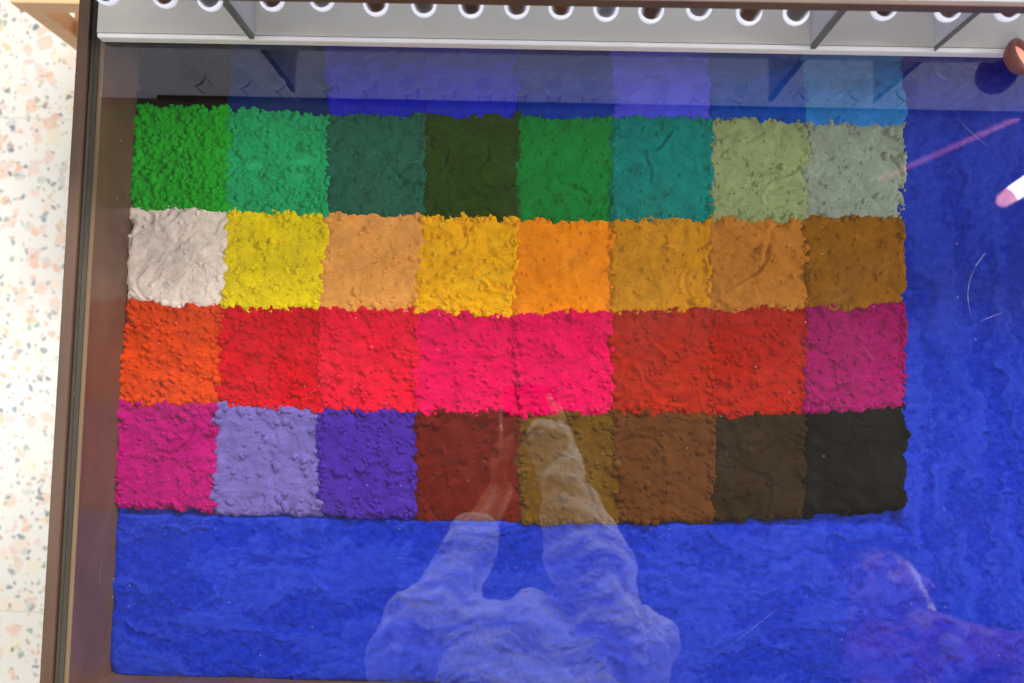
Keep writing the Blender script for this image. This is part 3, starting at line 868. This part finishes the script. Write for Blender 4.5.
def fuse(name, geos, voxel, m, parent, smooth=2, folds=None):
    bm = bmesh.new()
    for V, F in geos:
        vs = [bm.verts.new(v) for v in V]
        for f in F: bm.faces.new([vs[i] for i in f])
    bmesh.ops.recalc_face_normals(bm, faces=bm.faces)
    me = bpy.data.meshes.new(name); bm.to_mesh(me); bm.free()
    o = link(name, me, m, parent)
    md = o.modifiers.new('remesh', 'REMESH'); md.mode = 'VOXEL'; md.voxel_size = voxel; md.use_smooth_shade = True
    sm = o.modifiers.new('smooth', 'SMOOTH'); sm.factor = 0.5; sm.iterations = smooth
    if folds:
        tx = bpy.data.textures.new(name + '_folds', 'CLOUDS'); tx.noise_scale = folds[0]; tx.noise_depth = 2
        dm = o.modifiers.new('folds', 'DISPLACE'); dm.texture = tx; dm.strength = folds[1]; dm.mid_level = 0.5; dm.texture_coords = 'LOCAL'
    return o

def ell(c, r): return ball_geo(c, r)

def hand(wrist, tip, palm_n, side, curl=0.4):
    """palm, four fingers of different length and a thumb from the side of the palm"""
    w_ = Vector(wrist); d = (Vector(tip) - w_).normalized(); n = Vector(palm_n).normalized()
    s = d.cross(n).normalized() * side
    n = s.cross(d).normalized() * side
    g = []
    pb = w_ + d * 0.015; pe = w_ + d * 0.082
    for k in (-0.027, -0.009, 0.009, 0.027):
        g.append(limb_geo(pb + s * k * 0.75, pe + s * k, 0.013, 0.011, 10))
    for k, L in ((-0.030, 0.058), (-0.010, 0.073), (0.010, 0.080), (0.029, 0.068)):
        p0 = pe + s * k; dd = d.copy(); ang = 0
        for j, (fr, r) in enumerate(((0.42, 0.0090), (0.32, 0.0082), (0.26, 0.0072))):
            dd = (dd * math.cos(curl) + n * math.sin(curl)).normalized()
            p1 = p0 + dd * L * fr
            g.append(limb_geo(p0, p1, r, r * 0.93, 8)); p0 = p1
    t0 = w_ + d * 0.028 + s * 0.024
    t1 = t0 + (d * 0.6 + s * 0.75 + n * 0.25).normalized() * 0.035
    t2 = t1 + (d * 0.85 + s * 0.25 + n * 0.4).normalized() * 0.03
    t3 = t2 + (d * 0.9 - s * 0.05 + n * 0.4).normalized() * 0.024
    g += [limb_geo(t0, t1, 0.0135, 0.0108, 8), limb_geo(t1, t2, 0.0106, 0.0095, 8), limb_geo(t2, t3, 0.0095, 0.008, 8)]
    return g

def person(label, root_loc, J, skin, shirt, sleeve, look, hair_long=False):
    """J: joints in world coordinates"""
    root = empty('person', root_loc)
    tag(root, label, 'person')
    off = Vector(root_loc)
    L = {k: Vector(v) - off for k, v in J.items()}
    hc = L['head']; up = (hc - L['neck']).normalized(); f = Vector(look).normalized(); f = (f - up * f.dot(up)).normalized(); s = f.cross(up)
    def at(a, b, c): return hc + s * a + f * b + up * c
    geo = []
    # head: skull, jaw, nose, brow, lips, ears, eyes
    geo += [ell(hc + up * 0.02 - f * 0.012, (0.074, 0.082, 0.090)), ell(at(0, 0.018, -0.035), (0.058, 0.062, 0.068)), ell(at(0, 0.040, -0.085), (0.026, 0.026, 0.020))]
    geo += [limb_geo(at(0, 0.083, 0.012), at(0, 0.098, -0.022), 0.007, 0.012, 10), ell(at(0, 0.078, -0.055), (0.022, 0.012, 0.008)), ell(at(-0.032, 0.070, 0.018), 0.013), ell(at(0.032, 0.070, 0.018), 0.013),
            ell(at(0.075, -0.010, 0.0), (0.010, 0.018, 0.030)), ell(at(-0.075, -0.010, 0.0), (0.010, 0.018, 0.030))]
    geo += [limb_geo(L['neck'] - up * 0.02, hc - up * 0.05, 0.055, 0.052)]
    for sd in ('l', 'r'):
        geo += [limb_geo(L['sh' + sd], L['el' + sd], 0.048, 0.040), limb_geo(L['el' + sd], L['wr' + sd], 0.040, 0.026)]
        geo += hand(L['wr' + sd], L['tip' + sd], J_palm[sd], 1 if sd == 'l' else -1)
    geo += [limb_geo(L['neck'], L['chest'], 0.07, 0.12), limb_geo(L['shl'], L['shr'], 0.055, 0.055), limb_geo(L['chest'], L['hip'], 0.12, 0.13)]
    for sx_ in (-1, 1):
        hp = L['hip'] + Vector((0.085 * sx_, 0, -0.05)); kn = Vector((hp.x, hp.y + 0.01, 0.50 - off.z)); an = Vector((hp.x, hp.y - 0.01, 0.09 - off.z))
        geo += [limb_geo(hp, kn, 0.080, 0.055), limb_geo(kn, an, 0.052, 0.036), limb_geo(an + Vector((0, -0.03, -0.05)), an + Vector((0, 0.13, -0.055)), 0.036, 0.032)]
    fuse('body', geo, 0.0045, skin, root, 2)
    # eyes
    for a in (-0.031, 0.031):
        V, F = ell(at(a, 0.0765, 0.016), 0.0062)
        bm = bmesh.new(); vs = [bm.verts.new(v) for v in V]
        for q_ in F: bm.faces.new([vs[i] for i in q_])
        me = bpy.data.meshes.new('eye'); bm.to_mesh(me); bm.free(); link('eye', me, M['black'], root, True)
    # hair
    hg = [ell(at(0, -0.022, 0.042), (0.084, 0.086, 0.082)), ell(at(0, -0.045, 0.0), (0.078, 0.060, 0.085))]
    if hair_long: hg += [limb_geo(at(0.06, -0.04, 0), at(0.07, -0.05, -0.20), 0.03, 0.03), limb_geo(at(-0.06, -0.04, 0), at(-0.07, -0.05, -0.20), 0.03, 0.03), limb_geo(at(0, -0.07, 0), at(0, -0.08, -0.22), 0.05, 0.05)]
    fuse('hair', hg, 0.006, M['hair'], root, 2, (0.02, 0.008))
    # shirt
    sg = [limb_geo(L['chest'] + Vector((0.06, 0, 0)), L['hip'] + Vector((0.05, 0, -0.06)), 0.135, 0.150), limb_geo(L['chest'] - Vector((0.06, 0, 0)), L['hip'] - Vector((0.05, 0, 0.06)), 0.135, 0.150),
          limb_geo(L['shl'], L['shr'], 0.078, 0.078), limb_geo(L['neck'] - up * 0.045, L['chest'], 0.085, 0.145)]
    for sd in ('l', 'r'):
        e = L['wr' + sd].lerp(L['el' + sd], sleeve[sd])
        sg += [limb_geo(L['sh' + sd], L['el' + sd], 0.080, 0.070), limb_geo(L['el' + sd], e, 0.072, 0.045)]
        sg += [limb_geo(L['sh' + sd].lerp(L['hip'], 0.30), L['el' + sd].lerp(L['sh' + sd], 0.25), 0.07, 0.06)]
    fuse('shirt', sg, 0.008, shirt, root, 3, (0.085, 0.050))
    tg = []
    for sx_ in (-1, 1):
        hp = L['hip'] + Vector((0.085 * sx_, 0, -0.06)); kn = Vector((hp.x, hp.y + 0.01, 0.50 - off.z)); an = Vector((hp.x, hp.y - 0.01, 0.11 - off.z))
        tg += [limb_geo(hp, kn, 0.105, 0.075), limb_geo(kn, an, 0.075, 0.06)]
    tg += [limb_geo(L['hip'] + Vector((-0.06, 0, -0.02)), L['hip'] + Vector((0.06, 0, -0.02)), 0.12, 0.12)]
    fuse('trousers', tg, 0.010, M['trousers'], root, 2, (0.08, 0.01))
    for sx_ in (-1, 1):
        a = Vector((L['hip'].x + 0.085 * sx_, L['hip'].y, 0.045 - off.z))
        fuse('shoe', [limb_geo(a + Vector((0, -0.05, 0.0)), a + Vector((0, 0.13, -0.008)), 0.045, 0.037)], 0.008, M['black'], root)
    return root

J_palm = {'l': (0.6, 0.2, 0.3), 'r': (-0.6, 0.2, 0.3)}
def up_(v): return (v[0], v[1], v[2] + GZ)
JA = dict(hip=(0.02, -0.60, 0.98), chest=(0.005, -0.455, 1.30), neck=(0.005, -0.490, 1.50), head=(0.010, -0.520, 1.68),
          shl=(-0.165, -0.445, 1.42), shr=(0.18, -0.44, 1.42),
          ell=(-0.175, -0.395, 1.225), elr=(0.140, -0.390, 1.225),
          wrl=(-0.056, -0.185, 1.555), wrr=(0.044, -0.105, 1.565),
          tipl=(-0.078, -0.06, 1.665), tipr=(0.076, -0.03, 1.69))
person('person in a loose white shirt holding a camera over the glass', (0.02, -0.57, 0), JA, M['skin'], M['shirt'], {'l': 0.34, 'r': -0.06}, (0, 0.75, -0.55))
J_palm = {'l': (0.3, 0.2, 0.3), 'r': (-0.3, 0.2, 0.3)}
JB = dict(hip=(0.82, -0.66, 0.95), chest=(0.77, -0.49, 1.23), neck=(0.70, -0.435, 1.435), head=(0.680, -0.375, 1.560),
          shl=(0.62, -0.455, 1.38), shr=(0.87, -0.45, 1.37), ell=(0.56, -0.56, 1.08), elr=(1.04, -0.56, 1.06),
          wrl=(0.60, -0.47, 0.88), wrr=(1.02, -0.47, 0.86), tipl=(0.60, -0.42, 0.80), tipr=(1.02, -0.42, 0.78))
person('person in a pink top bending over the right part of the table', (0.82, -0.62, 0), JB, M['deepskin'], M['pinktop'], {'l': 0.1, 'r': 0.1}, (-0.35, 0.75, -0.05), False)

# the camera the photographer holds (behind the viewpoint)
hc = empty('handheld_camera', (0.0, -0.012, GZ + 0.835))
tag(hc, 'black compact camera held face down above the table', 'camera')
box_obj('camera_body', (-0.056, 0.056, -0.034, 0.034, 0.0, 0.030), M['black'], hc, 0.004)
lathe('lens_ring', [(0.026, 0.0), (0.026, -0.018), (0.022, -0.020), (0.020, -0.006), (0.0001, -0.004)], M['black'], hc, 32, (0, 0.012, 0))
link('wrist_strap', tube_mesh('wrist_strap', [(-0.056, -0.01, 0.01), (-0.060, -0.035, -0.01), (-0.056, -0.06, -0.05), (-0.056, -0.085, -0.055), (-0.058, -0.11, -0.06)], 0.003, 8), M['lipwhite'], hc)
